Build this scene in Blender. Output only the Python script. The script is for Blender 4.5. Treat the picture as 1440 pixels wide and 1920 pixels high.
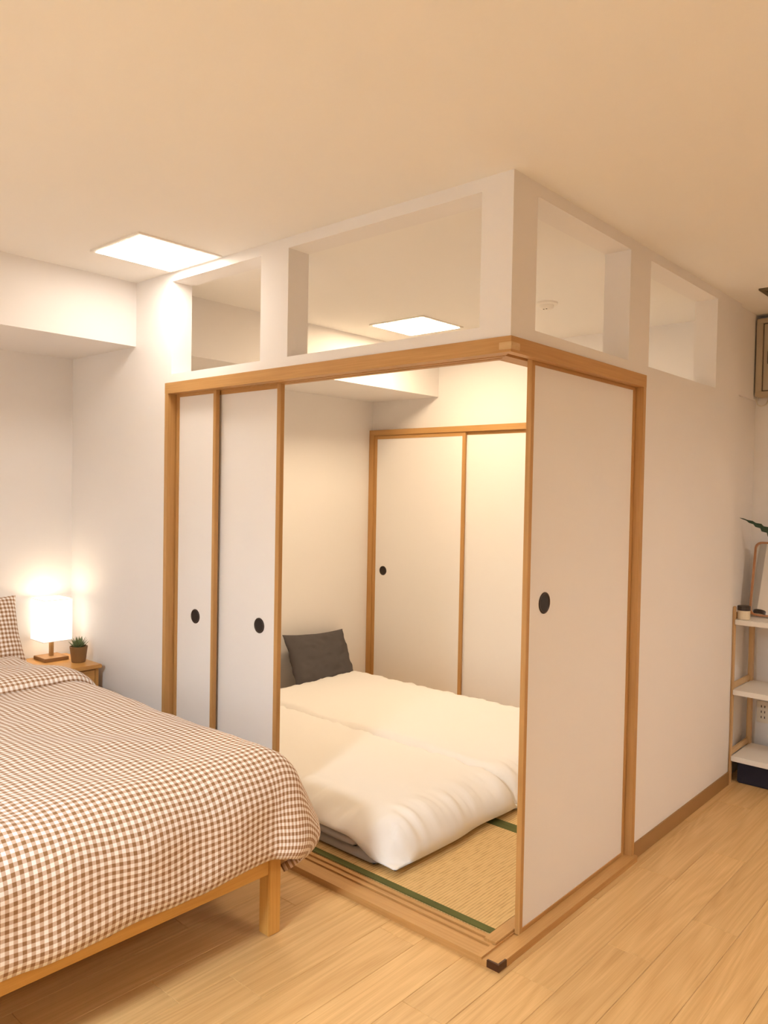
import bpy, bmesh, math, random
from mathutils import Vector, Matrix, noise

random.seed(7)
S = bpy.context.scene
C = S.collection
for o in list(bpy.data.objects):
    bpy.data.objects.remove(o)

# ------------------------------------------------------------------ camera
cd = bpy.data.cameras.new('camera')
cam = bpy.data.objects.new('camera', cd)
C.objects.link(cam)
cd.sensor_fit = 'HORIZONTAL'
cd.sensor_width = 36.0
cd.lens = 1468.24 * 36.0 / 1440.0
cr = Vector((0.74741312, 0.66411201, 0.01813457))
cu = Vector((-0.03111227, 0.00772229, 0.99948606))
cf = Vector((-0.66363066, 0.7475932, -0.02643378))
M3 = Matrix((cr, cu, -cf)).transposed()
cam.matrix_world = Matrix.Translation((1.28786, -2.00703, 1.45)) @ M3.to_4x4()
cd.clip_start = 0.05
S.camera = cam

# ------------------------------------------------------------------ world, light level, view
W = bpy.data.worlds.new('world')
S.world = W
W.use_nodes = True
W.node_tree.nodes['Background'].inputs[0].default_value = (1.0, 0.8, 0.6, 1)
W.node_tree.nodes['Background'].inputs[1].default_value = 0.05
S.view_settings.view_transform = 'Standard'
S.view_settings.look = 'None'
S.view_settings.exposure = 1.19
S.view_settings.gamma = 1.0
S.view_settings.use_curve_mapping = False
S.cycles.max_bounces = 10
S.cycles.diffuse_bounces = 6
S.cycles.glossy_bounces = 4
PANEL_ROOM, PANEL_TATAMI = 7.8, 24.6   # luminance of the two square panels
PANEL_COL = (1.0, 0.90, 0.78)
TATAMI_COL = (1.0, 0.77, 0.50)
FILL_REAR, FILL_SIDE = 112.0, 30.5     # luminance of the unseen round lights added to brighten the main room
REAR_COL = (0.82, 0.93, 1.0)
SIDE_COL = (1.0, 0.91, 0.80)
LAMP_COL = (1.0, 0.74, 0.46)

# ------------------------------------------------------------------ room numbers (metres)
H = 2.416        # ceiling
T = 0.105        # thickness of the partition
XB = -2.71       # wall behind the beds
XBEAM = -2.09    # face of the beam
ZBEAM = 2.116
YC = 2.35        # closet wall
YE = 2.095       # end of right partition
LZ0, LZ1 = 1.874, 1.922   # lintel
ZS = 0.024       # sill top
WT, WB = 2.375, 1.96      # transom openings
XR, YF, YN = 3.0, -4.2, 2.48   # room limits: right wall, wall behind the camera, recess wall


# ------------------------------------------------------------------ materials
def new_mat(name):
    m = bpy.data.materials.new(name)
    m.use_nodes = True
    nt = m.node_tree
    b = nt.nodes['Principled BSDF']
    return m, nt, b


def N(nt, t, **kw):
    n = nt.nodes.new(t)
    for k, v in kw.items():
        if k in n.inputs:
            n.inputs[k].default_value = v
        else:
            setattr(n, k, v)
    return n


def plain(name, col, rough=0.6, metal=0.0, bump=0.0, bscale=300.0, var=0.0, spec=0.4):
    m, nt, b = new_mat(name)
    b.inputs['Base Color'].default_value = (*col, 1)
    b.inputs['Roughness'].default_value = rough
    b.inputs['Metallic'].default_value = metal
    b.inputs['Specular IOR Level'].default_value = spec
    tc = N(nt, 'ShaderNodeTexCoord')
    if bump:
        nz = N(nt, 'ShaderNodeTexNoise', Scale=bscale, Detail=3.0)
        nt.links.new(tc.outputs['Object'], nz.inputs['Vector'])
        bp = N(nt, 'ShaderNodeBump', Strength=bump, Distance=0.002)
        nt.links.new(nz.outputs['Fac'], bp.inputs['Height'])
        nt.links.new(bp.outputs[0], b.inputs['Normal'])
    if var:
        n2 = N(nt, 'ShaderNodeTexNoise', Scale=3.0, Detail=4.0)
        nt.links.new(tc.outputs['Object'], n2.inputs['Vector'])
        cr_ = N(nt, 'ShaderNodeValToRGB')
        cr_.color_ramp.elements[0].color = (*[c * (1 - var) for c in col], 1)
        cr_.color_ramp.elements[1].color = (*[min(1, c * (1 + var)) for c in col], 1)
        cr_.color_ramp.elements[0].position = 0.3
        cr_.color_ramp.elements[1].position = 0.7
        nt.links.new(n2.outputs['Fac'], cr_.inputs[0])
        nt.links.new(cr_.outputs[0], b.inputs['Base Color'])
    return m


def wood(name, light, dark, axis='x', rough=0.45, along=1.6, across=28.0, fine=0.5, randcol=0.0, figure=0.0, coat=0.0):
    """grain runs along the given local axis"""
    m, nt, b = new_mat(name)
    L = nt.links.new
    tc = N(nt, 'ShaderNodeTexCoord')
    oi = N(nt, 'ShaderNodeObjectInfo')
    off = N(nt, 'ShaderNodeVectorMath', operation='SCALE')
    cmb = N(nt, 'ShaderNodeCombineXYZ')
    for i in range(3):
        L(oi.outputs['Random'], cmb.inputs[i])
    L(cmb.outputs[0], off.inputs[0])
    off.inputs['Scale'].default_value = 37.0
    add = N(nt, 'ShaderNodeVectorMath', operation='ADD')
    L(tc.outputs['Object'], add.inputs[0])
    L(off.outputs[0], add.inputs[1])
    mp = N(nt, 'ShaderNodeMapping')
    sc = [across] * 3
    sc['xyz'.index(axis)] = along
    mp.inputs['Scale'].default_value = sc
    L(add.outputs[0], mp.inputs['Vector'])
    n1 = N(nt, 'ShaderNodeTexNoise', Scale=1.0, Detail=5.0, Roughness=0.6, Distortion=0.6)
    L(mp.outputs[0], n1.inputs['Vector'])
    mp2 = N(nt, 'ShaderNodeMapping')
    sc2 = [across * 7] * 3
    sc2['xyz'.index(axis)] = along * 3
    mp2.inputs['Scale'].default_value = sc2
    L(add.outputs[0], mp2.inputs['Vector'])
    n2 = N(nt, 'ShaderNodeTexNoise', Scale=1.0, Detail=3.0)
    L(mp2.outputs[0], n2.inputs['Vector'])
    mix = N(nt, 'ShaderNodeMix', data_type='FLOAT')
    mix.inputs[0].default_value = fine
    L(n1.outputs['Fac'], mix.inputs[2])
    L(n2.outputs['Fac'], mix.inputs[3])
    src = mix.outputs[0]
    if figure:
        mp3 = N(nt, 'ShaderNodeMapping')
        sc3 = [across * .25] * 3
        sc3['xyz'.index(axis)] = along * .55
        mp3.inputs['Scale'].default_value = sc3
        L(add.outputs[0], mp3.inputs['Vector'])
        wv = N(nt, 'ShaderNodeTexNoise', Scale=1.0, Detail=1.0)
        L(mp3.outputs[0], wv.inputs['Vector'])
        ml = N(nt, 'ShaderNodeMath', operation='MULTIPLY')
        ml.inputs[1].default_value = 22.0
        L(wv.outputs['Fac'], ml.inputs[0])
        fr = N(nt, 'ShaderNodeMath', operation='PINGPONG')
        fr.inputs[1].default_value = 1.0
        L(ml.outputs[0], fr.inputs[0])
        mx2 = N(nt, 'ShaderNodeMix', data_type='FLOAT')
        mx2.inputs[0].default_value = figure
        L(src, mx2.inputs[2])
        L(fr.outputs[0], mx2.inputs[3])
        src = mx2.outputs[0]
    cr_ = N(nt, 'ShaderNodeValToRGB')
    cr_.color_ramp.elements[0].color = (*dark, 1)
    cr_.color_ramp.elements[1].color = (*light, 1)
    cr_.color_ramp.elements[0].position = 0.28
    cr_.color_ramp.elements[1].position = 0.68
    L(src, cr_.inputs[0])
    out = cr_.outputs[0]
    if randcol:
        mr = N(nt, 'ShaderNodeMapRange')
        mr.inputs['To Min'].default_value = 1 - randcol
        mr.inputs['To Max'].default_value = 1 + randcol
        L(oi.outputs['Random'], mr.inputs['Value'])
        hs = N(nt, 'ShaderNodeHueSaturation')
        L(mr.outputs[0], hs.inputs['Value'])
        L(out, hs.inputs['Color'])
        out = hs.outputs[0]
    L(out, b.inputs['Base Color'])
    b.inputs['Roughness'].default_value = rough
    b.inputs['Specular IOR Level'].default_value = 0.35
    b.inputs['Coat Weight'].default_value = coat
    bp = N(nt, 'ShaderNodeBump', Strength=0.15, Distance=0.001)
    L(src, bp.inputs['Height'])
    L(bp.outputs[0], b.inputs['Normal'])
    return m


def gingham(name, period, light, mid, dark):
    m, nt, b = new_mat(name)
    L = nt.links.new
    uv = N(nt, 'ShaderNodeUVMap')
    sp = N(nt, 'ShaderNodeSeparateXYZ')
    L(uv.outputs[0], sp.inputs[0])
    bands = []
    for i in range(2):
        d = N(nt, 'ShaderNodeMath', operation='DIVIDE')
        d.inputs[1].default_value = period
        L(sp.outputs[i], d.inputs[0])
        f = N(nt, 'ShaderNodeMath', operation='FRACT')
        L(d.outputs[0], f.inputs[0])
        g = N(nt, 'ShaderNodeMath', operation='GREATER_THAN')
        g.inputs[1].default_value = 0.5
        L(f.outputs[0], g.inputs[0])
        bands.append(g.outputs[0])
    s = N(nt, 'ShaderNodeMath', operation='ADD')
    L(bands[0], s.inputs[0])
    L(bands[1], s.inputs[1])
    h = N(nt, 'ShaderNodeMath', operation='MULTIPLY')
    h.inputs[1].default_value = 0.5
    L(s.outputs[0], h.inputs[0])
    cr_ = N(nt, 'ShaderNodeValToRGB')
    cr_.color_ramp.interpolation = 'CONSTANT'
    e = cr_.color_ramp.elements
    e[0].color = (*light, 1)
    e[0].position = 0
    e[1].color = (*dark, 1)
    e[1].position = 0.75
    k = e.new(0.25)
    k.color = (*mid, 1)
    L(h.outputs[0], cr_.inputs[0])
    L(cr_.outputs[0], b.inputs['Base Color'])
    b.inputs['Roughness'].default_value = 0.9
    b.inputs['Specular IOR Level'].default_value = 0.1
    b.inputs['Sheen Weight'].default_value = 0.15
    nz = N(nt, 'ShaderNodeTexNoise', Scale=900.0, Detail=2.0)
    L(uv.outputs[0], nz.inputs['Vector'])
    bp = N(nt, 'ShaderNodeBump', Strength=0.2, Distance=0.001)
    L(nz.outputs['Fac'], bp.inputs['Height'])
    L(bp.outputs[0], b.inputs['Normal'])
    return m


def tatami_mat_material():
    m, nt, b = new_mat('tatami_weave')
    L = nt.links.new
    tc = N(nt, 'ShaderNodeTexCoord')
    sp = N(nt, 'ShaderNodeSeparateXYZ')
    L(tc.outputs['Object'], sp.inputs[0])

    def saw(sock, per):
        d = N(nt, 'ShaderNodeMath', operation='DIVIDE')
        d.inputs[1].default_value = per
        L(sock, d.inputs[0])
        q = N(nt, 'ShaderNodeMath', operation='PINGPONG')
        q.inputs[1].default_value = 0.5
        L(d.outputs[0], q.inputs[0])
        return q.outputs[0]
    a = saw(sp.outputs[0], 0.012)      # rush ribs, each running across the mat
    c = saw(sp.outputs[1], 0.0045)
    nz = N(nt, 'ShaderNodeTexNoise', Scale=1.0, Detail=4.0)
    mp = N(nt, 'ShaderNodeMapping')
    mp.inputs['Scale'].default_value = (90, 18, 1)
    L(tc.outputs['Object'], mp.inputs[0])
    L(mp.outputs[0], nz.inputs['Vector'])
    s1 = N(nt, 'ShaderNodeMath', operation='ADD')
    L(a, s1.inputs[0])
    L(nz.outputs['Fac'], s1.inputs[1])
    cr_ = N(nt, 'ShaderNodeValToRGB')
    cr_.color_ramp.elements[0].color = (0.46, 0.27, 0.09, 1)
    cr_.color_ramp.elements[1].color = (0.72, 0.49, 0.21, 1)
    cr_.color_ramp.elements[0].position = 0.35
    cr_.color_ramp.elements[1].position = 0.85
    L(s1.outputs[0], cr_.inputs[0])
    L(cr_.outputs[0], b.inputs['Base Color'])
    b.inputs['Roughness'].default_value = 0.65
    s2 = N(nt, 'ShaderNodeMath', operation='ADD')
    L(a, s2.inputs[0])
    L(c, s2.inputs[1])
    bp = N(nt, 'ShaderNodeBump', Strength=0.5, Distance=0.002)
    L(s2.outputs[0], bp.inputs['Height'])
    L(bp.outputs[0], b.inputs['Normal'])
    return m


def emis(name, col, strength):
    m, nt, b = new_mat(name)
    b.inputs['Base Color'].default_value = (0.9, 0.88, 0.85, 1)
    b.inputs['Emission Color'].default_value = (*col, 1)
    b.inputs['Emission Strength'].default_value = strength
    return m


WL, WD = (0.565, 0.32, 0.12), (0.43, 0.225, 0.07)
MAT = dict(
    sidewall=plain('tan_wall', (0.44, 0.35, 0.26), 0.85, bump=0.12, bscale=220, spec=0.2),  # for the unseen side wall, toned darker to weaken bounce on the right partition
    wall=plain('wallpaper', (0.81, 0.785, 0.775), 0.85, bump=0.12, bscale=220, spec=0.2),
    ceiling=plain('ceiling_paper', (0.845, 0.825, 0.80), 0.9, bump=0.1, bscale=200, spec=0.15),
    woodx=wood('trim_wood_along_x', WL, WD, 'x'),
    woody=wood('trim_wood_along_y', WL, WD, 'y'),
    woodz=wood('trim_wood_along_z', WL, WD, 'z'),
    pinex=wood('bed_pine_x', (0.68, 0.38, 0.105), (0.54, 0.27, 0.06), 'x', rough=0.4),
    piney=wood('bed_pine_y', (0.68, 0.38, 0.105), (0.54, 0.27, 0.06), 'y', rough=0.4),
    pinez=wood('bed_pine_z', (0.68, 0.38, 0.105), (0.54, 0.27, 0.06), 'z', rough=0.4),
    palex=wood('pale_wood_x', (0.66, 0.45, 0.24), (0.55, 0.35, 0.16), 'x'),
    palez=wood('pale_wood_z', (0.66, 0.45, 0.24), (0.55, 0.35, 0.16), 'z'),
    paley=wood('pale_wood_y', (0.66, 0.45, 0.24), (0.55, 0.35, 0.16), 'y'),
    floor=wood('oak_floor', (0.71, 0.46, 0.205), (0.52, 0.30, 0.11), 'y', rough=0.38, along=1.2, across=38.0, fine=0.5,
               randcol=0.035, figure=0.16),
    gap=plain('floor_joint', (0.40, 0.25, 0.11), 0.8),
    vinyl=plain('brown_skirting', (0.34, 0.19, 0.07), 0.5, bump=0.05),
    paper=plain('fusuma_paper', (0.82, 0.795, 0.78), 0.8, bump=0.08, bscale=150, spec=0.2),
    pull=plain('dark_bronze_pull', (0.022, 0.015, 0.012), 0.35, metal=0.3),
    pullrim=plain('bronze_rim', (0.05, 0.035, 0.028), 0.3, metal=0.5),
    bronze=plain('corner_cap_bronze', (0.10, 0.05, 0.03), 0.3, metal=0.7),
    whitemetal=plain('white_fixture', (0.82, 0.78, 0.72), 0.4),
    diffuser=emis('panel_diffuser', PANEL_COL, PANEL_ROOM),
    diffuser2=emis('tatami_panel_diffuser', TATAMI_COL, PANEL_TATAMI),
    glow_rear=emis('fill_light_diffuser', REAR_COL, FILL_REAR),
    glow_side=emis('fill_light_diffuser_warm', SIDE_COL, FILL_SIDE),
    tatami=tatami_mat_material(),
    heri=plain('green_cloth_border', (0.10, 0.105, 0.022), 0.8, bump=0.3, bscale=600, var=0.2),
    white=plain('white_cotton', (0.92, 0.90, 0.88), 0.9, bump=0.1, bscale=500, spec=0.1),
    greyfab=plain('grey_cotton', (0.42, 0.385, 0.36), 0.95, bump=0.2, bscale=500, spec=0.1),
    charcoal=plain('charcoal_linen', (0.108, 0.096, 0.096), 0.95, bump=0.35, bscale=700, spec=0.1),
    mattress=plain('mattress_ticking', (0.72, 0.68, 0.62), 0.9, bump=0.2),
    gingham=gingham('brown_gingham', 0.021, (0.92, 0.87, 0.83), (0.62, 0.465, 0.36), (0.31, 0.165, 0.075)),
    nightx=wood('nightstand_wood_y', (0.62, 0.33, 0.10), (0.49, 0.24, 0.065), 'y', rough=0.3),
    nightknot=wood('pine_knot', (0.42, 0.20, 0.05), (0.20, 0.08, 0.02), 'y', across=90.0),
    nightz=wood('nightstand_wood_z', (0.62, 0.33, 0.10), (0.49, 0.24, 0.065), 'z', rough=0.35),
    shade=emis('lit_lamp_shade', (1.0, 0.89, 0.72), 0.62),
    lampwood=wood('lamp_base_wood', (0.36, 0.19, 0.075), (0.25, 0.125, 0.045), 'y'),
    lampbrass=plain('lamp_stem_brass', (0.40, 0.24, 0.10), 0.35, metal=0.6),
    pot=plain('brown_pot', (0.22, 0.115, 0.04), 0.6, bump=0.1, bscale=90),
    soil=plain('soil', (0.05, 0.03, 0.02), 0.95, bump=0.8, bscale=200),
    leaf=plain('succulent_leaf', (0.15, 0.19, 0.075), 0.5, var=0.25),
    darkleaf=plain('dark_aloe_leaf', (0.025, 0.05, 0.022), 0.45, var=0.3),
    shelfwhite=plain('white_shelf_board', (0.80, 0.75, 0.68), 0.5, bump=0.05),
    navy=plain('navy_fabric', (0.018, 0.015, 0.028), 0.8, bump=0.3),
    copper=wood('mirror_frame_wood', (0.50, 0.25, 0.12), (0.40, 0.18, 0.08), 'z', rough=0.35),
    mirror=plain('mirror_glass', (0.86, 0.87, 0.85), 0.03, metal=1.0),
    boxgrey=plain('beige_metal_box', (0.46, 0.38, 0.27), 0.5, bump=0.03),
    boxline=plain('beige_metal_box_gap', (0.14, 0.10, 0.06), 0.7),
    cable=plain('white_cable', (0.75, 0.70, 0.62), 0.5),
    plastic=plain('ivory_plastic', (0.78, 0.71, 0.60), 0.4),
    slot=plain('dark_slot', (0.04, 0.03, 0.025), 0.7),
    vent=plain('olive_vent', (0.13, 0.10, 0.055), 0.6),
    lid=plain('dark_jar_lid', (0.05, 0.035, 0.03), 0.4),
    wax=plain('cream_wax', (0.78, 0.66, 0.48), 0.5),
    knob=plain('brass_knob', (0.35, 0.22, 0.10), 0.35, metal=0.7),
)
gm, gnt, gb = new_mat('jar_glass')
gb.inputs['Base Color'].default_value = (0.9, 0.88, 0.84, 1)
gb.inputs['Roughness'].default_value = 0.05
gb.inputs['Transmission Weight'].default_value = 0.9
MAT['glass'] = gm

# ------------------------------------------------------------------ mesh helpers
WLOC = {}


def box(bm, x0, x1, y0, y1, z0, z1, bev=0.0, seg=2, mi=0):
    vs = [bm.verts.new((x, y, z)) for x in (x0, x1) for y in (y0, y1) for z in (z0, z1)]
    idx = [(0, 1, 3, 2), (4, 6, 7, 5), (0, 4, 5, 1), (2, 3, 7, 6), (0, 2, 6, 4), (1, 5, 7, 3)]
    fs = [bm.faces.new([vs[i] for i in f]) for f in idx]
    for f in fs:
        f.material_index = mi
    if bev:
        es = list({e for f in fs for e in f.edges})
        bmesh.ops.bevel(bm, geom=es, offset=bev, segments=seg, affect='EDGES', clamp_overlap=True)
    return bm


def B(*a, bev=0.0, seg=2):
    bm = bmesh.new()
    return box(bm, *a, bev=bev, seg=seg)


def prism(bm, pts, d0, d1, axis='z', bev=0.0):
    """extrude closed outline; axis names the extrusion axis, pts give the other two in xyz order"""
    def P(p, d):
        a, b = p
        return {'x': (d, a, b), 'y': (a, d, b), 'z': (a, b, d)}[axis]
    lo = [bm.verts.new(P(p, d0)) for p in pts]
    hi = [bm.verts.new(P(p, d1)) for p in pts]
    n = len(pts)
    fs = [bm.faces.new(lo[::-1]), bm.faces.new(hi)]
    for i in range(n):
        fs.append(bm.faces.new((lo[i], lo[(i + 1) % n], hi[(i + 1) % n], hi[i])))
    if bev:
        es = [e for e in {e for f in fs[:2] for e in f.edges}]
        bmesh.ops.bevel(bm, geom=es, offset=bev, segments=2, affect='EDGES', clamp_overlap=True)
    return bm


def lathe(bm, prof, cx, cy, n=24, zb=0.0):
    rings = []
    for r, z in prof:
        if r < 1e-5:
            rings.append([bm.verts.new((cx, cy, zb + z))])
        else:
            rings.append([bm.verts.new((cx + r * math.cos(2 * math.pi * i / n), cy + r * math.sin(2 * math.pi * i / n), zb + z)) for i in range(n)])
    for a, b in zip(rings[:-1], rings[1:]):
        for i in range(n):
            j = (i + 1) % n
            if len(a) == 1 and len(b) == 1:
                continue
            if len(a) == 1:
                bm.faces.new((a[0], b[j], b[i]))
            elif len(b) == 1:
                bm.faces.new((a[i], a[j], b[0]))
            else:
                bm.faces.new((a[i], a[j], b[j], b[i]))
    return bm


def tube(bm, pts, rad, n=8):
    rings = []
    for i, p in enumerate(pts):
        p = Vector(p)
        d = (Vector(pts[min(i + 1, len(pts) - 1)]) - Vector(pts[max(i - 1, 0)])).normalized()
        u = d.cross(Vector((0, 0, 1)))
        if u.length < 1e-3:
            u = d.cross(Vector((1, 0, 0)))
        u.normalize()
        v = d.cross(u)
        r = rad[i] if isinstance(rad, (list, tuple)) else rad
        rings.append([bm.verts.new(p + (u * math.cos(2 * math.pi * k / n) + v * math.sin(2 * math.pi * k / n)) * r) for k in range(n)])
    for a, b in zip(rings[:-1], rings[1:]):
        for k in range(n):
            bm.faces.new((a[k], a[(k + 1) % n], b[(k + 1) % n], b[k]))
    bm.faces.new(rings[0][::-1])
    bm.faces.new(rings[-1])
    return bm


def finish(bm, name, smooth):
    bmesh.ops.recalc_face_normals(bm, faces=bm.faces)
    me = bpy.data.meshes.new(name)
    bm.to_mesh(me)
    bm.free()
    if smooth:
        for p in me.polygons:
            p.use_smooth = True
    return me


def obj(name, bm, mat, parent=None, smooth=False, base=True):
    """link bm (in world coordinates) as one mesh object whose origin sits at the bottom centre of its bounds"""
    xs = [v.co.x for v in bm.verts]
    ys = [v.co.y for v in bm.verts]
    zs = [v.co.z for v in bm.verts]
    c = Vector(((min(xs) + max(xs)) / 2, (min(ys) + max(ys)) / 2, min(zs) if base else (min(zs) + max(zs)) / 2))
    bmesh.ops.translate(bm, verts=bm.verts, vec=-c)
    me = finish(bm, name, smooth)
    for m in (mat if isinstance(mat, (list, tuple)) else [mat]):
        me.materials.append(MAT[m])
    o = bpy.data.objects.new(name, me)
    C.objects.link(o)
    o.location = c
    WLOC[o] = c.copy()
    if parent is not None:
        o.parent = parent
        o.location = c - WLOC[parent]
    return o


def tag(o, label=None, cat=None, group=None, kind=None):
    if label:
        o['label'] = label
    if cat:
        o['category'] = cat
    if group:
        o['group'] = group
    if kind:
        o['kind'] = kind
    return o


def empty(name, loc, label=None, cat=None, group=None, kind=None):
    o = bpy.data.objects.new(name, None)
    o.empty_display_size = 0.1
    C.objects.link(o)
    o.location = loc
    WLOC[o] = Vector(loc)
    return tag(o, label, cat, group, kind)


def struct(name, bm, mat, label=None, parent=None, smooth=False):
    o = obj(name, bm, mat, parent, smooth)
    if parent is None:
        o['kind'] = 'structure'
        if label:
            o['label'] = label
    return o


def copy_tree(o, parent=None):
    c = o.copy()
    C.objects.link(c)
    c.parent = parent
    for ch in list(o.children):
        if ch.name != c.name:
            copy_tree(ch, c)
    return c


def grid_wall(us, zs, hole, d0, d1, axis):
    """panel wall with rectangular holes, only outer faces; axis = thickness axis, us runs along the other one"""
    bm = bmesh.new()
    nu, nz = len(us) - 1, len(zs) - 1
    solid = [[not hole((us[i] + us[i + 1]) / 2, (zs[j] + zs[j + 1]) / 2) for j in range(nz)] for i in range(nu)]
    cache = {}

    def V(i, j, k):
        if (i, j, k) not in cache:
            d = (d0, d1)[k]
            cache[(i, j, k)] = bm.verts.new((us[i], d, zs[j]) if axis == 'y' else (d, us[i], zs[j]))
        return cache[(i, j, k)]

    def isol(i, j):
        return 0 <= i < nu and 0 <= j < nz and solid[i][j]
    for i in range(nu):
        for j in range(nz):
            if not solid[i][j]:
                continue
            for k in (0, 1):
                bm.faces.new((V(i, j, k), V(i + 1, j, k), V(i + 1, j + 1, k), V(i, j + 1, k)))
            if not isol(i - 1, j):
                bm.faces.new((V(i, j, 0), V(i, j, 1), V(i, j + 1, 1), V(i, j + 1, 0)))
            if not isol(i + 1, j):
                bm.faces.new((V(i + 1, j, 0), V(i + 1, j, 1), V(i + 1, j + 1, 1), V(i + 1, j + 1, 0)))
            if not isol(i, j - 1):
                bm.faces.new((V(i, j, 0), V(i, j, 1), V(i + 1, j, 1), V(i + 1, j, 0)))
            if not isol(i, j + 1):
                bm.faces.new((V(i, j + 1, 0), V(i, j + 1, 1), V(i + 1, j + 1, 1), V(i + 1, j + 1, 0)))
    return bm


# ------------------------------------------------------------------ structure: shell
struct('ceiling', B(XB - .1, XR + .1, YF - .1, YN + .1, H, H + .08), 'ceiling')
struct('wall_back', B(XB - .1, XB, YF, YC + .1, 0, H), 'wall')
struct('wall_rear', B(XB - .1, XR + .1, YF - .1, YF, 0, H), 'wall')
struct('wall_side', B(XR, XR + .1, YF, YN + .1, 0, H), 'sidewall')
struct('wall_recess', B(-.105, XR, YN, YN + .1, 0, H), 'wall')
XO, YO = -1.832, 0.972            # outer edges of the door frames
us = [XB, XO, -1.79, -1.169, -1.006, -0.114, 0.0]
zs = [0, LZ1, WB, WT, H]


def hole_front(u, z):
    if z < LZ1 and u > XO:
        return True
    return WB < z < WT and (-1.79 < u < -1.169 or -1.006 < u < -0.114)


struct('wall_front', grid_wall(us, zs, hole_front, 0.0, T, 'y'), 'wall', 'white partition with two open transoms above sliding doors')
us = [T, 0.139, 0.816, YO, 0.998, 1.76, YE]


def hole_right(u, z):
    if z < LZ1 and u < YO:
        return True
    return WB < z < WT and (0.139 < u < 0.816 or 0.998 < u < 1.76)


struct('wall_right', grid_wall(us, zs, hole_right, -T, 0.0, 'x'), 'wall', 'white partition wall with two open transoms beside shelf')
struct('wall_closet', B(XB, -T, YC, YC + .1, 0, H), 'wall')
struct('wall_niche', B(-.105, -.035, YE, YN, 0, 1.97), 'wall')
struct('wall_niche_upper', B(-.105, -.02, YE, YN, 1.97, H), 'wall')
struct('ceiling_beam', B(XB, XBEAM, YF, 0, ZBEAM, H), 'wall')
struct('ceiling_beam', B(XB, XBEAM, T, YC, ZBEAM, H), 'wall')

# floor: base plus planks, each a piece of its own
fl = struct('floor', B(XB - .1, XR + .1, YF - .1, YN + .1, -.06, -.004), 'gap', 'light oak plank floor')
PW, PL = 0.15, 0.91
proto_me = None


def plank_mesh(w, l):
    bm = bmesh.new()
    box(bm, -w / 2, w / 2, -l / 2, l / 2, -.004, 0.0)
    top = [e for e in bm.edges if all(abs(v.co.z) < 1e-6 for v in e.verts)]
    bmesh.ops.bevel(bm, geom=top, offset=0.0012, segments=1, affect='EDGES')
    me = finish(bm, 'plank', False)
    me.materials.append(MAT['floor'])
    return me


pcache = {}
col = 0
x = 0.489 - PW * 21
while x < XR:
    xa, xb = max(x, XB), min(x + PW, XR)
    if xb - xa > .02:
        yend = 0.02 if xb <= -0.1 else YN
        if -0.1 < (xa + xb) / 2 < 0.0 or (xa < 0 < xb):
            yend = YN
        # joint offsets step from row to row
        y = -0.58 - PL * 5 + (0 if abs(x - (-0.561)) < .01 else ((col * 0.37) % 1.0) * PL)
        while y < yend:
            ya, yb = max(y, YF), min(y + PL, yend)
            if yb - ya > .02:
                key = (round(xb - xa, 4), round(yb - ya, 4))
                if key not in pcache:
                    pcache[key] = plank_mesh(key[0] - .0008, key[1] - .0008)
                o = bpy.data.objects.new('plank', pcache[key])
                C.objects.link(o)
                o.parent = fl
                o.location = Vector(((xa + xb) / 2, (ya + yb) / 2, 0)) - WLOC[fl]
            y += PL
    x += PW
    col += 1

# tatami room floor
ft = empty('floor_tatami', (-1.4, 1.2, 0), 'woven tatami floor inside the partitioned room', kind='structure')
obj('underlay', B(XB, -.092, .1, YC, 0.0, .008), 'gap', ft)
ym = [0.102, 0.838, 1.59, YC - .002]
for i in range(3):
    y0, y1 = ym[i] + .001, ym[i + 1] - .001
    mat_o = obj('tatami_mat', B(XB + .002, -.093, y0, y1, .008, .028, bev=.002), 'tatami', ft)
    for a, b in ((y0 - .0005, y0 + .032), (y1 - .032, y1 + .0005)):
        obj('border', B(XB + .002, -.0925, a, b, .0265, .0295, bev=.001), 'heri', mat_o)

# ------------------------------------------------------------------ door frames: sills, lintels, jambs
# left sill (profile in y,z extruded along x) with two grooves
gr = [(.040, .054), (.070, .084)]


def sill_profile(y0, y1, z0, z1, grooves, depth, up=True):
    """closed outline with grooves cut in the top (up) or bottom"""
    pts = []
    if up:
        pts = [(y0, z0), (y0, z1)]
        for a, b in grooves:
            pts += [(a, z1), (a, z1 - depth), (b, z1 - depth), (b, z1)]
        pts += [(y1, z1), (y1, z0)]
    else:
        pts = [(y0, z1), (y0, z0)]
        for a, b in grooves:
            pts += [(a, z0), (a, z0 + depth), (b, z0 + depth), (b, z0)]
        pts += [(y1, z0), (y1, z1)]
    return pts


bm = bmesh.new()
prism(bm, sill_profile(-.020, .101, 0, ZS, gr, .006), XO + .03, -.06, 'x')
struct('trim_1', bm, 'woodx', 'grooved wooden door sill in front of the tatami, by the bed')
bm = bmesh.new()
prism(bm, sill_profile(-.050, .020, 0, ZS, [(-.043, -.024)], .006), -.020, YO, 'y')
box(bm, -.060, -.050, -.020, .062, 0, ZS)
tr2 = struct('trim_2', bm, 'woody', 'wooden door sill along the right partition')
obj('inner_strip', B(-.0915, -.046, .064, YO, 0, .0315, bev=.0015), 'woody', tr2)
cap = empty('bronze_corner_guard', (.01, -.01, 0), 'small dark bronze guard on outer corner of wooden sill', 'corner guard')
bm = bmesh.new()
prism(bm, [(-.022, -.0222), (.0222, -.0222), (.0222, .022), (.0195, .022), (.0195, -.0195), (-.022, -.0195)], .003, .025, 'z', bev=.0008)
obj('guard_side', bm, 'bronze', cap)
bm = bmesh.new()
prism(bm, [(-.022, -.0222), (.0222, -.0222), (.0222, .022), (.015, .022), (.015, -.015), (-.022, -.015)], .0242, .0262, 'z', bev=.0006)
obj('guard_lip', bm, 'bronze', cap)
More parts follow.
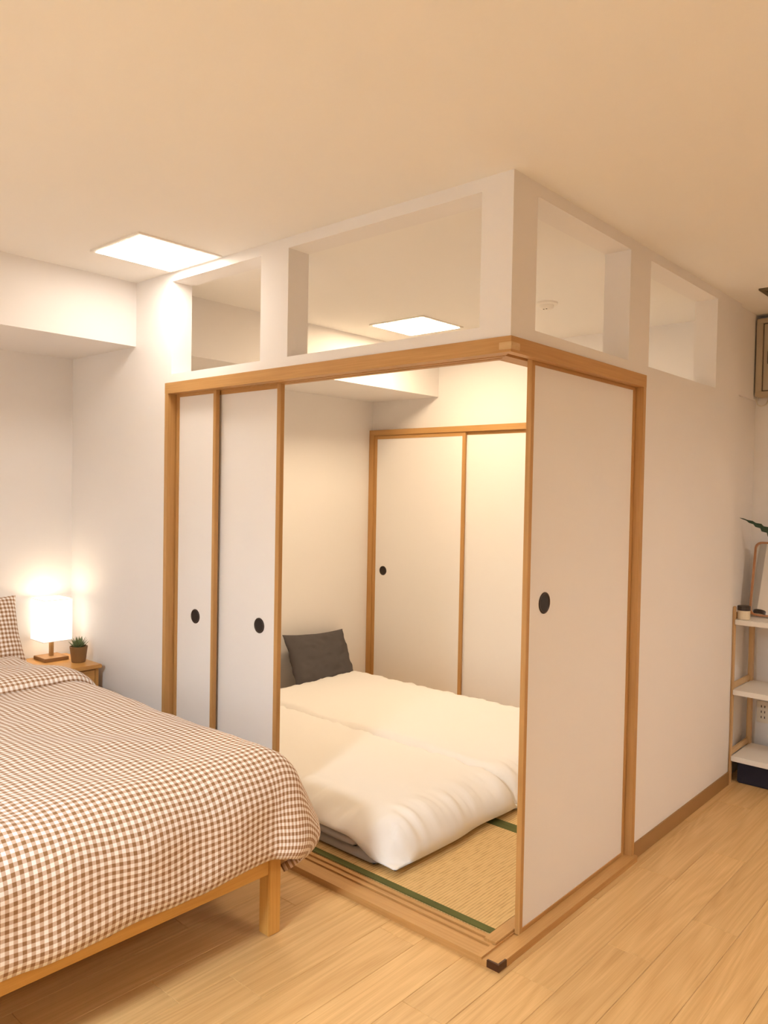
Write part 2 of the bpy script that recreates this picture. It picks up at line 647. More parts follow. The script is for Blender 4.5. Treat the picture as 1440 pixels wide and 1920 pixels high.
# lintels
bm = bmesh.new()
prism(bm, sill_profile(-.006, T + .004, LZ0, LZ1, gr, .010, up=False), XO, .2, 'x')
for v in bm.verts:
    if v.co.x > .1:
        v.co.x = -v.co.y
struct('trim_3', bm, 'woodx', 'wooden lintel above the left sliding doors')
bm = bmesh.new()
prism(bm, sill_profile(-T - .004, .006, LZ0, LZ1, [(-.048, -.022)], .010, up=False), -.2, YO, 'y')
for v in bm.verts:
    if v.co.y < -.15:
        v.co.y = -v.co.x
struct('trim_4', bm, 'woody', 'wooden lintel above the right sliding door')
blk = bmesh.new()
prism(blk, [(-.035, -.0085), (.0085, -.0085), (.0085, .040), (.004, .040), (.004, -.004), (-.035, -.004)], LZ0 + .008, LZ0 + .030, 'z', bev=.001)
tag(obj('corner_block', blk, 'palex'), 'small pale wooden block on the lintel corner', 'wood block')
# jambs
struct('trim_5', B(XO, XO + .026, -.006, T + .004, 0, LZ0, bev=.001), 'woodz', 'left wooden door jamb')
struct('trim_6', B(-T - .004, .006, YO - .026, YO, ZS, LZ0, bev=.001), 'woodz', 'right wooden door jamb')

# ------------------------------------------------------------------ sliding doors (fusuma)


def pull(parent, cx, cy, cz, nrm, r=.030):
    """round recessed finger pull; nrm is the outward unit axis"""
    def mk(name, prof, mat, par):
        bm = bmesh.new()
        lathe(bm, prof, 0, 0, 28)
        q = Vector((0, 0, 1)).rotation_difference(Vector(nrm)).to_matrix()
        for v in bm.verts:
            v.co = q @ v.co + Vector((cx, cy, cz))
        return obj(name, bm, mat, par, smooth=True)
    rim = mk('finger_pull', [(r, 0), (r, .002), (r * .93, .003), (r * .82, .0025), (r * .78, .0006), (0, .0006)], 'pullrim', parent)
    mk('pull_dish', [(r * .80, .0007), (r * .4, .0010), (0, .0011)], 'pull', rim)


def fusuma(name, axis, u0, u1, d0, d1, z0, z1, label, pull_u, pull_side, st=.020, pz=.885, pull_r=.032, hide=None):
    """axis 'x': door runs along x, thickness in y. pull_side = -1 / +1 outward along the thickness axis"""
    root = empty(name, ((u0 + u1) / 2, (d0 + d1) / 2, z0) if axis == 'x' else ((d0 + d1) / 2, (u0 + u1) / 2, z0), label, kind='structure')

    def bx(a, b, c, d, e, f, bev=0.0):
        return B(a, b, c, d, e, f, bev=bev) if axis == 'x' else B(c, d, a, b, e, f, bev=bev)
    obj('stile', bx(u0, u0 + st, d0, d1, z0, z1, .001), 'woodz', root)
    obj('stile', bx(u1 - st, u1, d0, d1, z0, z1, .001), 'woodz', root)
    wm = 'woodx' if axis == 'x' else 'woody'
    obj('rail', bx(u0 + st, u1 - st, d0 + .001, d1 - .001, z0, z0 + st * .9), wm, root)
    obj('rail', bx(u0 + st, u1 - st, d0 + .001, d1 - .001, z1 - st, z1), wm, root)
    pn = obj('panel', bx(u0 + st, u1 - st, d0 + .004, d1 - .004, z0 + st * .9, z1 - st), 'paper', root)
    f = (d0 + .004) if pull_side < 0 else (d1 - .004)
    if axis == 'x':
        pull(root, pull_u, f, pz, (0, pull_side, 0), pull_r)
    else:
        pull(root, f, pull_u, pz, (pull_side, 0, 0), pull_r)
    return root


DZ0, DZ1 = ZS - .004, LZ0 + .006
fusuma('door_1', 'x', XO + .030, -1.505, .037, .057, DZ0, DZ1, 'narrow white sliding door in wooden frame beside left jamb', -1.643, -1, pz=.878)
fusuma('door_2', 'x', XO + .034, -1.116, .067, .087, DZ0, DZ1, 'white sliding door with wooden stile at left edge of opening', -1.236, -1, pz=.885, st=.024)
fusuma('door_3', 'y', .168, YO - .028, -.043, -.024, DZ0, DZ1, 'white sliding door on the right partition with dark round pull', .283, 1, pz=1.09, st=.018, pull_r=.036)

# closet in the far wall
CZ1 = 1.903
cz0 = .030
struct('trim_7', B(XB + .001, -.5, YC - .035, YC, CZ1 - .04, CZ1, bev=.001), 'woodx', 'wooden closet lintel inside the tatami room')
struct('trim_8', B(XB + .001, XB + .046, YC - .035, YC, cz0, CZ1 - .04, bev=.001), 'woodz', 'wooden closet jamb inside the tatami room')
struct('trim_9', B(-.545, -.5, YC - .035, YC, cz0, CZ1 - .04, bev=.001), 'woodz', 'wooden closet jamb near the corner opening')
fusuma('door_4', 'x', XB + .047, -1.832, YC - .026, YC - .012, cz0, CZ1 - .041, 'white closet sliding door with dark round pull in tatami room', -2.56, -1, pz=.862, st=.026, pull_r=.034)
fusuma('door_5', 'x', -1.856, -.547, YC - .010, YC - .001, cz0, CZ1 - .041, 'white closet sliding door set behind its neighbour', -.66, -1, pz=.862, st=.02, pull_r=.034)

# baseboards
struct('baseboard_right', B(0, .007, YO, YE, 0, .066, bev=.001), 'vinyl', 'brown skirting along the right partition')
struct('baseboard_front', B(XB, XO, -.007, 0, 0, .066, bev=.001), 'vinyl')
struct('baseboard_back', B(XB, XB + .007, YF, -.007, 0, .066, bev=.001), 'vinyl')

# ------------------------------------------------------------------ ceiling fixtures


def panel_light(x0, x1, y0, y1, label, glow='diffuser'):
    r = empty('ceiling_light', ((x0 + x1) / 2, (y0 + y1) / 2, H), label, 'ceiling light', 'square ceiling panel lights')
    bm = bmesh.new()
    w = .016
    for a in ((x0, x1, y0, y0 + w), (x0, x1, y1 - w, y1), (x0, x0 + w, y0 + w, y1 - w), (x1 - w, x1, y0 + w, y1 - w)):
        box(bm, *a, H - .007, H)
    obj('frame', bm, 'whitemetal', r)
    obj('diffuser', B(x0 + w, x1 - w, y0 + w, y1 - w, H - .009, H - .001), glow, r)
    return r


panel_light(-1.775, -1.405, -.40, -.014, 'lit square ceiling panel above the gingham bed')
panel_light(-1.825, -1.425, 1.34, 1.715, 'lit square ceiling panel inside the tatami room', 'diffuser2')


def fill_light(cx, cy, label, glow):  # out-of-view lights added to fill the main room from behind and beside
    r = empty('added_fill_light', (cx, cy, H), label, 'ceiling light', 'added round fill lights out of view')
    bm = bmesh.new()
    lathe(bm, [(0, 0), (.275, 0), (.275, -.11), (.268, -.11), (.260, -.02), (0, -.02)], cx, cy, 40, H)  # deep rim shaped to keep grazing light off the upper wall
    obj('housing', bm, 'whitemetal', r)
    bm = bmesh.new()
    lathe(bm, [(.245, -.022), (.240, -.030), (.2, -.036), (0, -.038)], cx, cy, 40, H)
    obj('diffuser', bm, glow, r, smooth=True)
    return r


fill_light(2.35, .90, 'added round fill light, out of view, facing the right partition', 'glow_side')
fill_light(.0, -3.1, 'added round fill light, out of view, behind the viewer', 'glow_rear')

sd = empty('smoke_detector', (-.756, 1.504, H), 'round white smoke detector on the ceiling of the tatami room', 'smoke detector')
bm = bmesh.new()
lathe(bm, [(0, 0), (.056, 0), (.056, -.008), (.050, -.013), (0, -.013)], -.756, 1.504, 32, H)
obj('base', bm, 'whitemetal', sd, smooth=False)
bm = bmesh.new()
lathe(bm, [(.036, -.013), (.034, -.026), (.026, -.032), (0, -.033)], -.756, 1.504, 32, H)
dm = obj('dome', bm, 'whitemetal', sd, smooth=True)
for dx in (-.008, .008):
    bm = bmesh.new()
    lathe(bm, [(0, -.0322), (.004, -.0325), (.004, -.034), (0, -.035)], -.756 + dx, 1.49, 10, H)
    obj('sensor_hole', bm, 'slot', dm)

vt = empty('ceiling_vent', (.30, 2.0, H), 'dark olive square vent in the ceiling near the metal box', 'vent')
bm = bmesh.new()
for a in ((.15, .45, 1.85, 1.87), (.15, .45, 2.13, 2.15), (.15, .17, 1.87, 2.13), (.43, .45, 1.87, 2.13)):
    box(bm, *a, H - .008, H)
obj('frame', bm, 'vent', vt)
for i in range(8):
    y = 1.885 + i * .032
    obj('slat', B(.17, .43, y - .010, y + .010, H - .006, H - .001), 'vent', vt)

# ------------------------------------------------------------------ bed
FX, SY = -.630, -.322            # foot face, side face
BY0 = -1.76
bed = empty('bed', (-1.65, -1.04, 0), 'natural pine bed frame with square legs under gingham duvet', 'bed')
obj('foot_rail', B(FX - .032, FX - .002, BY0 + .05, SY - .05, .205, .285, bev=.003), 'piney', bed)
kn = bmesh.new()
lathe(kn, [(.011, 0), (.010, .0006), (0, .0008)], 0, 0, 20)
for v in kn.verts:
    v.co = Vector((FX - .002 + v.co.z, -.925 + v.co.x * 1.3, .243 + v.co.y * .7 + v.co.x * .3))
obj('knot', kn, 'nightknot', [o for o in bed.children if o.name.startswith('foot_rail')][0])
obj('side_rail', B(-2.60, FX - .05, SY - .034, SY - .004, .205, .285, bev=.003), 'pinex', bed)
obj('side_rail', B(-2.60, FX - .05, BY0 + .004, BY0 + .034, .205, .285, bev=.003), 'pinex', bed)
obj('head_rail', B(-2.648, -2.618, BY0 + .05, SY - .05, .205, .285, bev=.003), 'piney', bed)
for lx in (-2.65, FX - .05):
    for ly in (BY0, SY - .05):
        obj('leg', B(lx, lx + .05, ly, ly + .05, 0, .285, bev=.003), 'pinez', bed)
for i in range(12):
    sx = -2.55 + i * .165
    obj('slat', B(sx, sx + .07, BY0 + .035, SY - .035, .272, .286), 'piney', bed)
tag(obj('mattress', B(-2.60, -.66, BY0 + .02, SY - .02, .287, .52, bev=.03, seg=4), 'mattress', smooth=True),
    'pale mattress on the pine frame, under gingham duvet', 'mattress')

ZT = .600


def drape(u, v, R, flare, p=3.2):
    """u, v: distances past the flat edge (can be negative). returns (du, dv, drop)"""
    a, b = max(u, 0), max(v, 0)
    r = (a ** p + b ** p) ** (1 / p)
    if r < 1e-6:
        return min(u, 0), min(v, 0), 0.0
    am = math.radians(88 - 27 * flare * min(1.0, 1.3 * b / (a + b)))
    if r < R * am:
        h = R * math.sin(r / R)
        d = R * (1 - math.cos(r / R))
    else:
        q = r - R * am
        h = R * math.sin(am) + q * math.cos(am)
        d = R * (1 - math.cos(am)) + q * math.sin(am)
    e = max(0.0, (r - HANG + .05) / .05)
    h -= .016 * e * e
    du = h * a / r if u > 0 else u
    dv = h * b / r if v > 0 else v
    return du, dv, d


HANG = .425


def smooth01(t):
    t = max(0.0, min(1.0, t))
    return t * t * (3 - 2 * t)


def duvet_pt(s, t, lift=0.0):
    """s along x in metres (0 at head, growing to the foot), t along y (growing towards the partition)"""
    xe, ye, R = -.745, -.385, .165
    u = s + (-2.62) - xe
    v = t + BY0 - ye
    du, dv, d = drape(u, v, R, .25 + .75 * smooth01((s + (-2.62) + 1.5) / .6))
    X, Y = xe + du, ye + dv
    # left side of the bed just hangs out of view
    n = noise.noise(Vector((s * 2.2, t * 2.6, 1.7))) * .012 + noise.noise(Vector((s * 7, t * 6, 4.2))) * .004
    n += noise.noise(Vector((s * 1.1 + t * 1.4, (s - t) * 5.5, 9.1))) * .007
    n += noise.noise(Vector((s * 15 + t * 4, t * 13, 6.1))) * .0025
    z = ZT - d + n + lift
    k = smooth01(d / .2)
    fold = noise.noise(Vector((t * 7.0, s * 3.0, 3.3))) * .012 + math.sin(t * 17 + s * 9) * .004
    if u > 0:
        X += k * fold * (1 if u > v else .4)
    if v > 0:
        Y += k * (noise.noise(Vector((s * 6.0, t * 3, 8.8))) * .012)
    # narrower by the nightstand
    if X < -2.1:
        Y -= .085 * smooth01((-2.1 - X) / .15) * smooth01((v + .3) / .3)
    return Vector((X, Y, z))


def sheet(fn, S0, S1, T0, T1, ns, nt, thick, uvoff=(0, 0)):
    bm = bmesh.new()
    uvl = bm.loops.layers.uv.new('UVMap')
    gv = [[None] * (nt + 1) for _ in range(ns + 1)]
    par = {}
    for i in range(ns + 1):
        for j in range(nt + 1):
            s = S0 + (S1 - S0) * i / ns
            t = T0 + (T1 - T0) * j / nt
            vv = bm.verts.new(fn(s, t))
            gv[i][j] = vv
            par[vv] = (s, t)
    for i in range(ns):
        for j in range(nt):
            f = bm.faces.new((gv[i][j], gv[i + 1][j], gv[i + 1][j + 1], gv[i][j + 1]))
            for l in f.loops:
                l[uvl].uv = (par[l.vert][0] + uvoff[0], par[l.vert][1] + uvoff[1])
    bmesh.ops.recalc_face_normals(bm, faces=bm.faces)
    mid = gv[ns // 2][nt // 2]
    mid.normal_update()
    if mid.normal.z < 0:
        bmesh.ops.reverse_faces(bm, faces=bm.faces)
    if thick:
        bm.normal_update()
        off = {v: v.co - v.normal * thick for v in bm.verts}
        rim = [e for e in bm.edges if e.is_boundary]
        top = list(bm.faces)
        dup = {}
        for v in list(off):
            dup[v] = bm.verts.new(off[v])
            par[dup[v]] = par[v]
        for f in top:
            g = bm.faces.new([dup[v] for v in reversed(f.verts)])
            for l in g.loops:
                l[uvl].uv = par[l.vert]
        for e in rim:
            a, b = e.verts
            g = bm.faces.new((a, b, dup[b], dup[a]))
            for l in g.loops:
                l[uvl].uv = par[l.vert]
    return bm


SMAX = -.745 + 2.62 + HANG
TMAX = -.385 - BY0 + HANG
bm = sheet(duvet_pt, .30, SMAX, -.0, TMAX, 120, 100, .028)
dv = obj('duvet', bm, 'gingham', smooth=True)
tag(dv, 'brown and white gingham duvet spread over the pine bed', 'duvet')


def fold_pt(s, t):
    # turned-back head end: a soft roll lying on the duvet
    s0, s1 = .12, .66
    P = duvet_pt(s, t, 0.0)
    e = (s - s0) / (s1 - s0)
    prof = .045 * (1 - max(0, (e - .7) / .3) ** 2.5) ** .5 if e < 1 else 0
    P.z += prof + .004
    P.z += noise.noise(Vector((s * 9, t * 5, 2.2))) * .006
    return P


bm = sheet(fold_pt, .12, .66, 0, TMAX - .27, 40, 90, .02, (.006, .004))
obj('turned_back_edge', bm, 'gingham', dv, smooth=True)


def cushion(name, w, h, t, mat, M, parent=None, seed=0.0, n=36, pinch=.06, wr=.006):
    bm = bmesh.new()
    uvl = bm.loops.layers.uv.new('UVMap')
    g = {}
    for side in (1, -1):
        for i in range(n + 1):
            for j in range(n + 1):
                a, b = -1 + 2 * i / n, -1 + 2 * j / n
                edge = i in (0, n) or j in (0, n)
                if edge and side == -1:
                    g[(side, i, j)] = g[(1, i, j)]
                    continue
                xa = a * (1 - pinch * (1 - b * b) * abs(a) ** 3)
                yb = b * (1 - pinch * (1 - a * a) * abs(b) ** 3)
                th = (max(0, (1 - a ** 4)) * max(0, (1 - b ** 4))) ** .55
                z = side * t / 2 * th
                wrk = noise.noise(Vector((a * 2.5 + seed, b * 2.5, side * 3.0))) * wr * 1.6 + noise.noise(Vector((a * 6, b * 6 + seed, side))) * wr * .7
                z += wrk * min(1, th * 2)
                P = Vector((xa * w / 2, yb * h / 2, z))
                g[(side, i, j)] = bm.verts.new(P)
        for i in range(n):
            for j in range(n):
                q = [g[(side, i, j)], g[(side, i + 1, j)], g[(side, i + 1, j + 1)], g[(side, i, j + 1)]]
                f = bm.faces.new(q if side > 0 else q[::-1])
                for l, (ii, jj) in zip(f.loops, ([(i, j), (i + 1, j), (i + 1, j + 1), (i, j + 1)] if side > 0 else [(i, j + 1), (i + 1, j + 1), (i + 1, j), (i, j)])):
                    l[uvl].uv = (ii / n * w, jj / n * h)
    # seam piping along the rim
    for v in bm.verts:
        v.co = M @ v.co
    return obj(name, bm, mat, parent, smooth=True)


def frame_from(center, ax, ay):
    ax = Vector(ax).normalized()
    ay = Vector(ay)
    ay = (ay - ax * ay.dot(ax)).normalized()
    az = ax.cross(ay)
    return Matrix.Translation(center) @ Matrix((ax, ay, az)).transposed().to_4x4()


# bed pillow leaning at the wall: width along y
pm = frame_from(Vector((-2.545, -.63, .735)), (0, 1, 0.02), (-.38, 0.0, .92))
tag(cushion('pillow', .60, .36, .15, 'gingham', pm, seed=2.0), 'gingham pillow propped at the head of the pine bed', 'pillow')

# ------------------------------------------------------------------ nightstand, lamp, succulent
NZ = .565
ns = empty('nightstand', (-2.51, -.17, 0), 'honey wood nightstand with drawer beside the gingham bed', 'nightstand')
obj('top', B(-2.70, -2.325, -.318, -.028, NZ - .020, NZ, bev=.004), 'nightx', ns)
bm = bmesh.new()
box(bm, -2.69, -2.345, -.308, -.290, .12, NZ - .02)
box(bm, -2.69, -2.345, -.056, -.038, .12, NZ - .02)
box(bm, -2.69, -2.675, -.290, -.056, .12, NZ - .02)
box(bm, -2.675, -2.345, -.290, -.056, .12, .138)
box(bm, -2.675, -2.345, -.290, -.056, .34, .355)
obj('body', bm, 'nightz', ns)
dr = obj('drawer', B(-2.362, -2.340, -.287, -.059, .362, NZ - .026, bev=.002), 'nightx', ns)
bm = bmesh.new()
lathe(bm, [(0, 0), (.006, 0), (.006, .010), (.013, .014), (.012, .022), (0, .025)], 0, 0, 16)
for v in bm.verts:
    v.co = Vector((v.co.z - 2.340, v.co.x - .173, v.co.y + .45))
obj('knob', bm, 'knob', dr, smooth=True)
for lx in (-2.69, -2.375):
    for ly in (-.308, -.066):
        obj('leg', B(lx, lx + .028, ly, ly + .028, 0, .12, bev=.002), 'nightz', ns)

LX, LY = -2.60, -.158
lp = empty('table_lamp', (LX, LY, NZ), 'lit table lamp with white box shade on the nightstand', 'lamp')
obj('base', B(LX - .064, LX + .064, LY - .062, LY + .062, NZ, NZ + .018, bev=.002), 'lampwood', lp)
obj('stem', B(LX - .009, LX + .009, LY - .009, LY + .009, NZ + .018, .70, bev=.001), 'lampbrass', lp)
hs = .073
z0, z1 = .668, .876
bm = bmesh.new()
tck = .002
box(bm, LX - hs, LX + hs, LY - hs, LY - hs + tck, z0, z1)
box(bm, LX - hs, LX + hs, LY + hs - tck, LY + hs, z0, z1)
box(bm, LX - hs, LX - hs + tck, LY - hs + tck, LY + hs - tck, z0, z1)
box(bm, LX + hs - tck, LX + hs, LY - hs + tck, LY + hs - tck, z0, z1)
sh = obj('shade', bm, 'shade', lp)
for zz in (z0, z1):
    bm = bmesh.new()
    a, b = hs + .001, hs - .002
    lo_, hi_ = [], []
    for r_ in (a, b):
        for z_ in (zz - .0015, zz + .0015):
            lo_.append([bm.verts.new((LX + sx * r_, LY + sy * r_, z_)) for sx, sy in ((1, 1), (-1, 1), (-1, -1), (1, -1))])
    for p_, q_ in ((0, 1), (1, 3), (3, 2), (2, 0)):
        for k_ in range(4):
            bm.faces.new((lo_[p_][k_], lo_[p_][(k_ + 1) % 4], lo_[q_][(k_ + 1) % 4], lo_[q_][k_]))
    obj('shade_rim', bm, 'white', sh)
bm = bmesh.new()
box(bm, LX - hs, LX + hs, LY - .003, LY + .003, .700, .704)
box(bm, LX - .003, LX + .003, LY - hs, LY + hs, .700, .704)
lathe(bm, [(0, 0), (.014, 0), (.014, .03), (.024, .05), (.026, .07), (.018, .088), (0, .094)], LX, LY, 16, .70)
obj('bulb', bm, 'shade', lp, smooth=True)
ld = bpy.data.lights.new('bulb_light', 'POINT')
ld.color = LAMP_COL
ld.energy = 0.32
ld.shadow_soft_size = .03
lo = bpy.data.objects.new('bulb_light', ld)
C.objects.link(lo)
lo.parent = lp
lo.location = (0, 0, .845 - NZ)

PX, PY = -2.452, -.088
sp_ = empty('potted_succulent', (PX, PY, NZ), 'small spiky succulent in brown pot on the nightstand', 'plant')
bm = bmesh.new()
lathe(bm, [(0, 0), (.032, 0), (.034, .003), (.043, .076), (.043, .080), (.038, .080), (.036, .068), (0, .068)], PX, PY, 28, NZ)
obj('pot', bm, 'pot', sp_, smooth=False)
bm = bmesh.new()
lathe(bm, [(0, .071), (.02, .072), (.036, .069)], PX, PY, 20, NZ)
obj('soil', bm, 'soil', sp_)


def leaf_blade(bm, base, direc, length, width, up=(0, 0, 1), seg=7, curl=.3, serr=0.0, thick=.25):
    d = Vector(direc).normalized()
    side = d.cross(Vector(up))
    if side.length < .05:
        side = Vector((1, 0, 0))
    side.normalize()
    rings = []
    pos = Vector(base)
    for i in range(seg + 1):
        f = i / seg
        w = width * (1 - f ** 1.6) * (.85 + .3 * math.sin(min(1, f * 2) * math.pi / 2)) + .0004
        if serr and i % 2:
            w *= 1 + serr
        nrm = side.cross(d).normalized()
        rings.append([bm.verts.new(pos + side * w / 2), bm.verts.new(pos + nrm * w * thick * .3), bm.verts.new(pos - side * w / 2), bm.verts.new(pos - nrm * w * thick)])
        pos = pos + d * (length / seg)
        d = (d + Vector((0, 0, -1)) * curl / seg).normalized()
    for a, b in zip(rings[:-1], rings[1:]):
        for k in range(4):
            bm.faces.new((a[k], a[(k + 1) % 4], b[(k + 1) % 4], b[k]))
    bm.faces.new(rings[0])
    bm.faces.new(rings[-1][::-1])


k = 0
for ring, (cnt, tilt, ln) in enumerate(((11, .55, .058), (10, .95, .062), (7, 1.3, .060))):
    for i in range(cnt):
        a = 2 * math.pi * i / cnt + ring * .4
        bm = bmesh.new()
        leaf_blade(bm, (PX + math.cos(a) * .006, PY + math.sin(a) * .006, NZ + .070), (math.cos(a) * math.cos(tilt), math.sin(a) * math.cos(tilt), math.sin(tilt)),
                   ln, .013, curl=-.35)
        obj('leaf', bm, 'leaf', sp_, smooth=True)

# ------------------------------------------------------------------ futons in the tatami room


def puffy(x0, x1, y0, y1, zb, zt, seed, nx=110, ny=70, edge=.17, rim=.03, wrinkle=1.0, elo=None, ehi=None, lift=0.0):
    """a stuffed quilt: grid with rounded rim; top surface over flat bottom"""
    bm = bmesh.new()
    top, bot = {}, {}
    for i in range(nx + 1):
        for j in range(ny + 1):
            a, b = i / nx, j / ny
            # denser near the rim
            a = a - .10 * math.sin(2 * math.pi * a) / (2 * math.pi) * 1.5
            b = b - .10 * math.sin(2 * math.pi * b) / (2 * math.pi) * 1.5
            X, Y = x0 + (x1 - x0) * a, y0 + (y1 - y0) * b
            dx, dy = min(X - x0, x1 - X), min(Y - y0, y1 - Y)
            ey = (elo or edge) if Y - y0 < y1 - Y else (ehi or edge)
            ux, uy = max(0, 1 - dx / edge), max(0, 1 - dy / ey)
            r = min(1.0, (ux ** 3 + uy ** 3) ** (1 / 3))
            prof = (1 - r ** 2.6) ** .55
            zr = zb + lift * smooth01((x1 - .10 - X) / .16)      # the rim rides up on what lies below, away from the foot end
            z = zr + (zt - zr) * prof
            env = min(1, r * 1.6) * (1 - r ** 6)
            # gathers: short wrinkles running away from the seam
            if ux > uy:
                w = noise.noise(Vector((Y * 16 + seed, X * 3.0, seed))) + .5 * noise.noise(Vector((Y * 34, X * 6 + seed, 2)))
            else:
                w = noise.noise(Vector((X * 16 + seed, Y * 3.0, seed + 5))) + .5 * noise.noise(Vector((X * 34, Y * 6 + seed, 7)))
            z += env * w * .012 * wrinkle
            z += (1 - r) * (noise.noise(Vector((X * 2.4, Y * 2.4, seed))) * .014 + noise.noise(Vector((X * 6 + Y * 3, Y * 5, seed + 1))) * .005)
            # outline wobble
            ow = r ** 3
            XX = X + ow * noise.noise(Vector((Y * 4, seed, 1))) * .018 * (1 if ux >= uy else .3)
            YY = Y + ow * noise.noise(Vector((X * 4, seed, 4))) * .018 * (1 if uy >= ux else .3)
            on_rim = i in (0, nx) or j in (0, ny)
            if on_rim:
                top[i, j] = bot[i, j] = bm.verts.new((XX, YY, zr + .012))
            else:
                top[i, j] = bm.verts.new((XX, YY, max(z, zr + .014)))
                bot[i, j] = bm.verts.new((XX, YY, zr + .012 * r ** 4))
    for i in range(nx):
        for j in range(ny):
            bm.faces.new((top[i, j], top[i + 1, j], top[i + 1, j + 1], top[i, j + 1]))
            bm.faces.new((bot[i, j], bot[i, j + 1], bot[i + 1, j + 1], bot[i + 1, j]))
    return bm


ZM = .0298
tag(obj('futon_mattress', puffy(-2.56, -.660, .170, .94, ZM, ZM + .048, 3.1, edge=.035, wrinkle=.5, nx=90, ny=50), 'greyfab', smooth=True),
    'grey futon mattress lying on the tatami below the near white quilt', 'futon')
tag(obj('grey_blanket', puffy(-2.54, -.745, .164, .94, ZM + .044, ZM + .078, 5.7, edge=.03, wrinkle=.7, nx=90, ny=50), 'greyfab', smooth=True),
    'grey blanket layered between futon mattress and near white quilt', 'blanket')
tag(obj('futon_quilt', puffy(-2.46, -.545, .165, 1.015, ZM + .012, .195, 8.4, edge=.20, ehi=.07, wrinkle=1.9, lift=.058), 'white', smooth=True),
    'plump white futon quilt nearest the wooden sill', 'quilt', 'white futon quilts')
tag(obj('futon_quilt', puffy(-2.58, -.555, .985, 2.07, ZM, .200, 15.2, edge=.20, elo=.06, wrinkle=1.5), 'white', smooth=True),
    'white futon quilt along the closet doors, in front of charcoal cushion', 'quilt', 'white futon quilts')
cm = frame_from(Vector((-2.56, 1.70, .305)), (-.02, 1, -.05), (-.42, -.02, .88))
tag(cushion('cushion', .58, .37, .13, 'charcoal', cm, seed=6.0, wr=.012, pinch=.09), 'charcoal grey cushion leaning on the wall behind the futons', 'cushion')

# ------------------------------------------------------------------ recess: shelf and its things, metal box, socket
sx0, sx1, sy0, sy1 = -.008, .80, 2.125, 2.43
su = empty('shelf_unit', (.4, 2.28, 0), 'open shelf unit with white boards and pale wood frame', 'shelf')
for px_ in (sx0, sx1 - .022):
    obj('post', B(px_, px_ + .012, sy0, sy0 + .022, 0, .90, bev=.002), 'palez', su)
    obj('post', B(px_, px_ + .022, sy1 - .030, sy1, 0, .90, bev=.002), 'palez', su)
    for zz in (.835, .478, .140):
        obj('side_rail', B(px_ + .001, px_ + .012, sy0 + .022, sy1 - .030, zz + .001, zz + .032, bev=.002), 'paley', su)
for zz in (.835, .478, .140):
    obj('shelf_board', B(sx0 + .013, sx1 - .023, sy0 - .003, sy1 - .004, zz - .026, zz, bev=.002), 'shelfwhite', su)
tag(obj('storage_box', B(.025, .74, 2.16, 2.42, 0.0, .108, bev=.006), 'navy'), 'dark navy box on the floor under the lowest shelf', 'box')

jar = empty('candle_jar', (.034, 2.165, .836), 'small jar with dark lid on the top shelf', 'jar')
bm = bmesh.new()
lathe(bm, [(0, 0), (.028, 0), (.030, .003), (.030, .044), (.027, .046)], .034, 2.165, 24, .836)
obj('jar_body', bm, 'wax', jar, smooth=False)
bm = bmesh.new()
lathe(bm, [(0, .045), (.031, .045), (.031, .066), (.029, .068), (0, .068)], .034, 2.165, 24, .836)
obj('lid', bm, 'lid', jar)


def rrect(cx, cy, w, h, r, n=6):
    pts = []
    for sx, sy, a0 in ((1, 1, 0), (-1, 1, 90), (-1, -1, 180), (1, -1, 270)):
        for i in range(n + 1):
            a = math.radians(a0 + 90 * i / n)
            pts.append((cx + sx * (w / 2 - r) + r * math.cos(a), cy + sy * (h / 2 - r) + r * math.sin(a)))
    return pts


mr_ = empty('mirror', (.125, 2.27, .835), 'rounded mirror in coppery wood frame leaning on the top shelf', 'mirror')
MM = frame_from(Vector((.128, 2.330, .835 + .196)), (1, 0, 0), (0, .075, .38))
bm = bmesh.new()
outer, inner = rrect(0, 0, .215, .388, .035), rrect(0, 0, .195, .368, .027)
n = len(outer)
vv = [[bm.verts.new((*p, d)) for p in ring] for ring, d in ((outer, -.009), (outer, .009), (inner, .009), (inner, -.009))]
for a in range(4):
    r0, r1 = vv[a], vv[(a + 1) % 4]
    for i in range(n):
        bm.faces.new((r0[i], r0[(i + 1) % n], r1[(i + 1) % n], r1[i]))
for v in bm.verts:
    v.co = MM @ v.co
obj('frame', bm, 'copper', mr_)
bm = bmesh.new()
prism(bm, rrect(0, 0, .197, .370, .028), -.004, .003, 'z')
for v in bm.verts:
    v.co = MM @ v.co
obj('glass', bm, 'mirror', mr_)

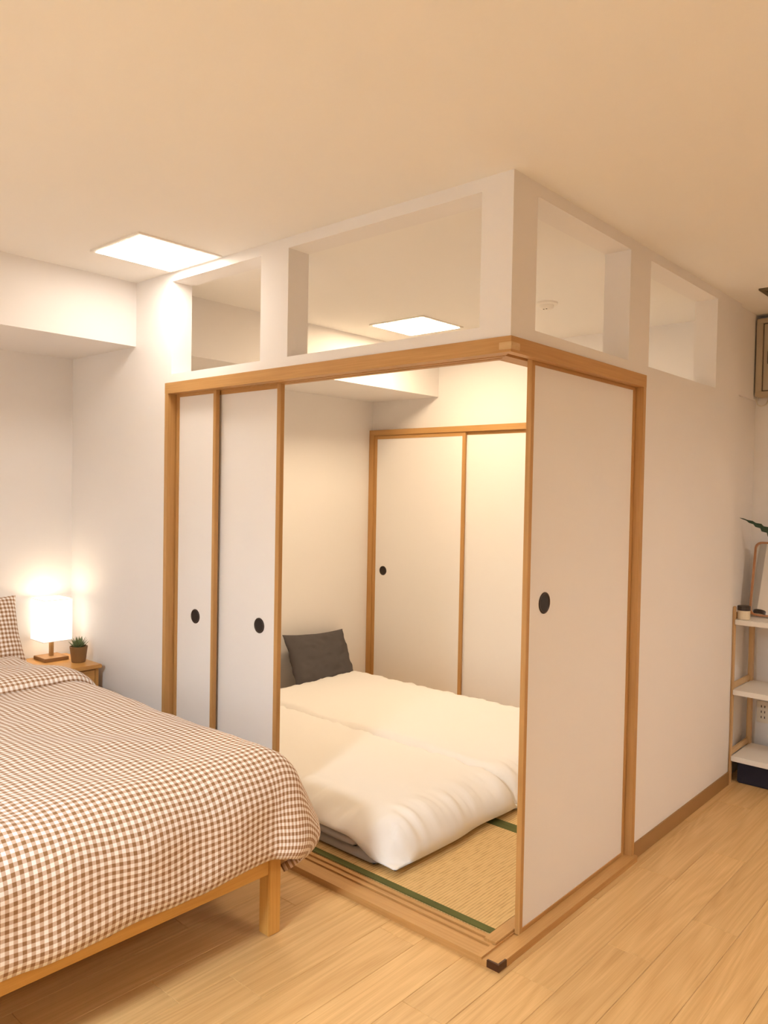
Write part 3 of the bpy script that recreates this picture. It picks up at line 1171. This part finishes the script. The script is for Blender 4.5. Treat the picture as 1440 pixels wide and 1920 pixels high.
al = empty('potted_aloe', (.36, 2.27, .836), 'dark green serrated plant on the top shelf beside the mirror', 'plant')
bm = bmesh.new()
lathe(bm, [(0, 0), (.055, 0), (.06, .005), (.075, .20), (.075, .21), (.068, .21), (.066, .19), (0, .19)], .36, 2.27, 28, .836)
obj('pot', bm, 'shelfwhite', al)
for i in range(11):
    a = math.radians(176 + i * 360 / 11)
    tilt = (1.0, .95, 1.2)[i % 3]
    bm = bmesh.new()
    leaf_blade(bm, (.385 + math.cos(a) * .02, 2.27 + math.sin(a) * .012, 1.02), (math.cos(a) * math.cos(tilt), math.sin(a) * math.cos(tilt) * .25, math.sin(tilt)),
               (.53, .30, .28)[0 if i == 0 else 1 + i % 2], .050, up=(.15, -1, .2), seg=26, curl=.95 if i == 0 else .5, serr=.9)
    obj('leaf', bm, 'darkleaf', al)

mb = empty('metal_box', (.20, 2.43, 1.98), 'beige metal service box on the wall above the shelf', 'service box')
obj('body', B(-.012, .42, 2.40, YN, 1.985, 2.392, bev=.003), 'boxgrey', mb)
bm = bmesh.new()
for a in ((-.012, .42, 1.985, 2.010), (-.012, .42, 2.367, 2.392), (-.012, .020, 2.010, 2.367), (.388, .42, 2.010, 2.367)):
    box(bm, a[0], a[1], 2.388, 2.400, a[2], a[3], bev=.002)
obj('door_frame', bm, 'boxgrey', mb)
dd = obj('door', B(.025, .383, 2.392, 2.400, 2.015, 2.362, bev=.002), 'boxgrey', mb)
obj('gap', B(.0205, .3875, 2.3985, 2.3995, 2.0105, 2.3665), 'boxline', mb)
obj('handle', B(.045, .060, 2.384, 2.392, 2.15, 2.22, bev=.003), 'boxline', dd)
bm = bmesh.new()
pts = [(-.030, 2.47, 2.06), (-.028, 2.455, 2.03), (-.022, 2.44, 2.00), (-.018, 2.43, 1.97), (-.006, 2.42, 1.945), (.012, 2.42, 1.935), (.03, 2.44, 1.945), (.035, 2.47, 1.975)]
tube(bm, pts, .0035)
tag(obj('cable', bm, 'cable', smooth=True), 'thin white cable hanging below the metal box', 'cable')

so = empty('wall_socket', (.07, YN, .25), 'ivory double wall socket behind the shelf unit', 'socket')
obj('plate', B(.020, .100, YN - .006, YN, .245, .362, bev=.003), 'plastic', so)
for zz in (.275, .304, .333):
    for xx in (.043, .060):
        obj('slot', B(xx, xx + .004, YN - .0068, YN - .0055, zz - .006, zz + .006), 'slot', so)
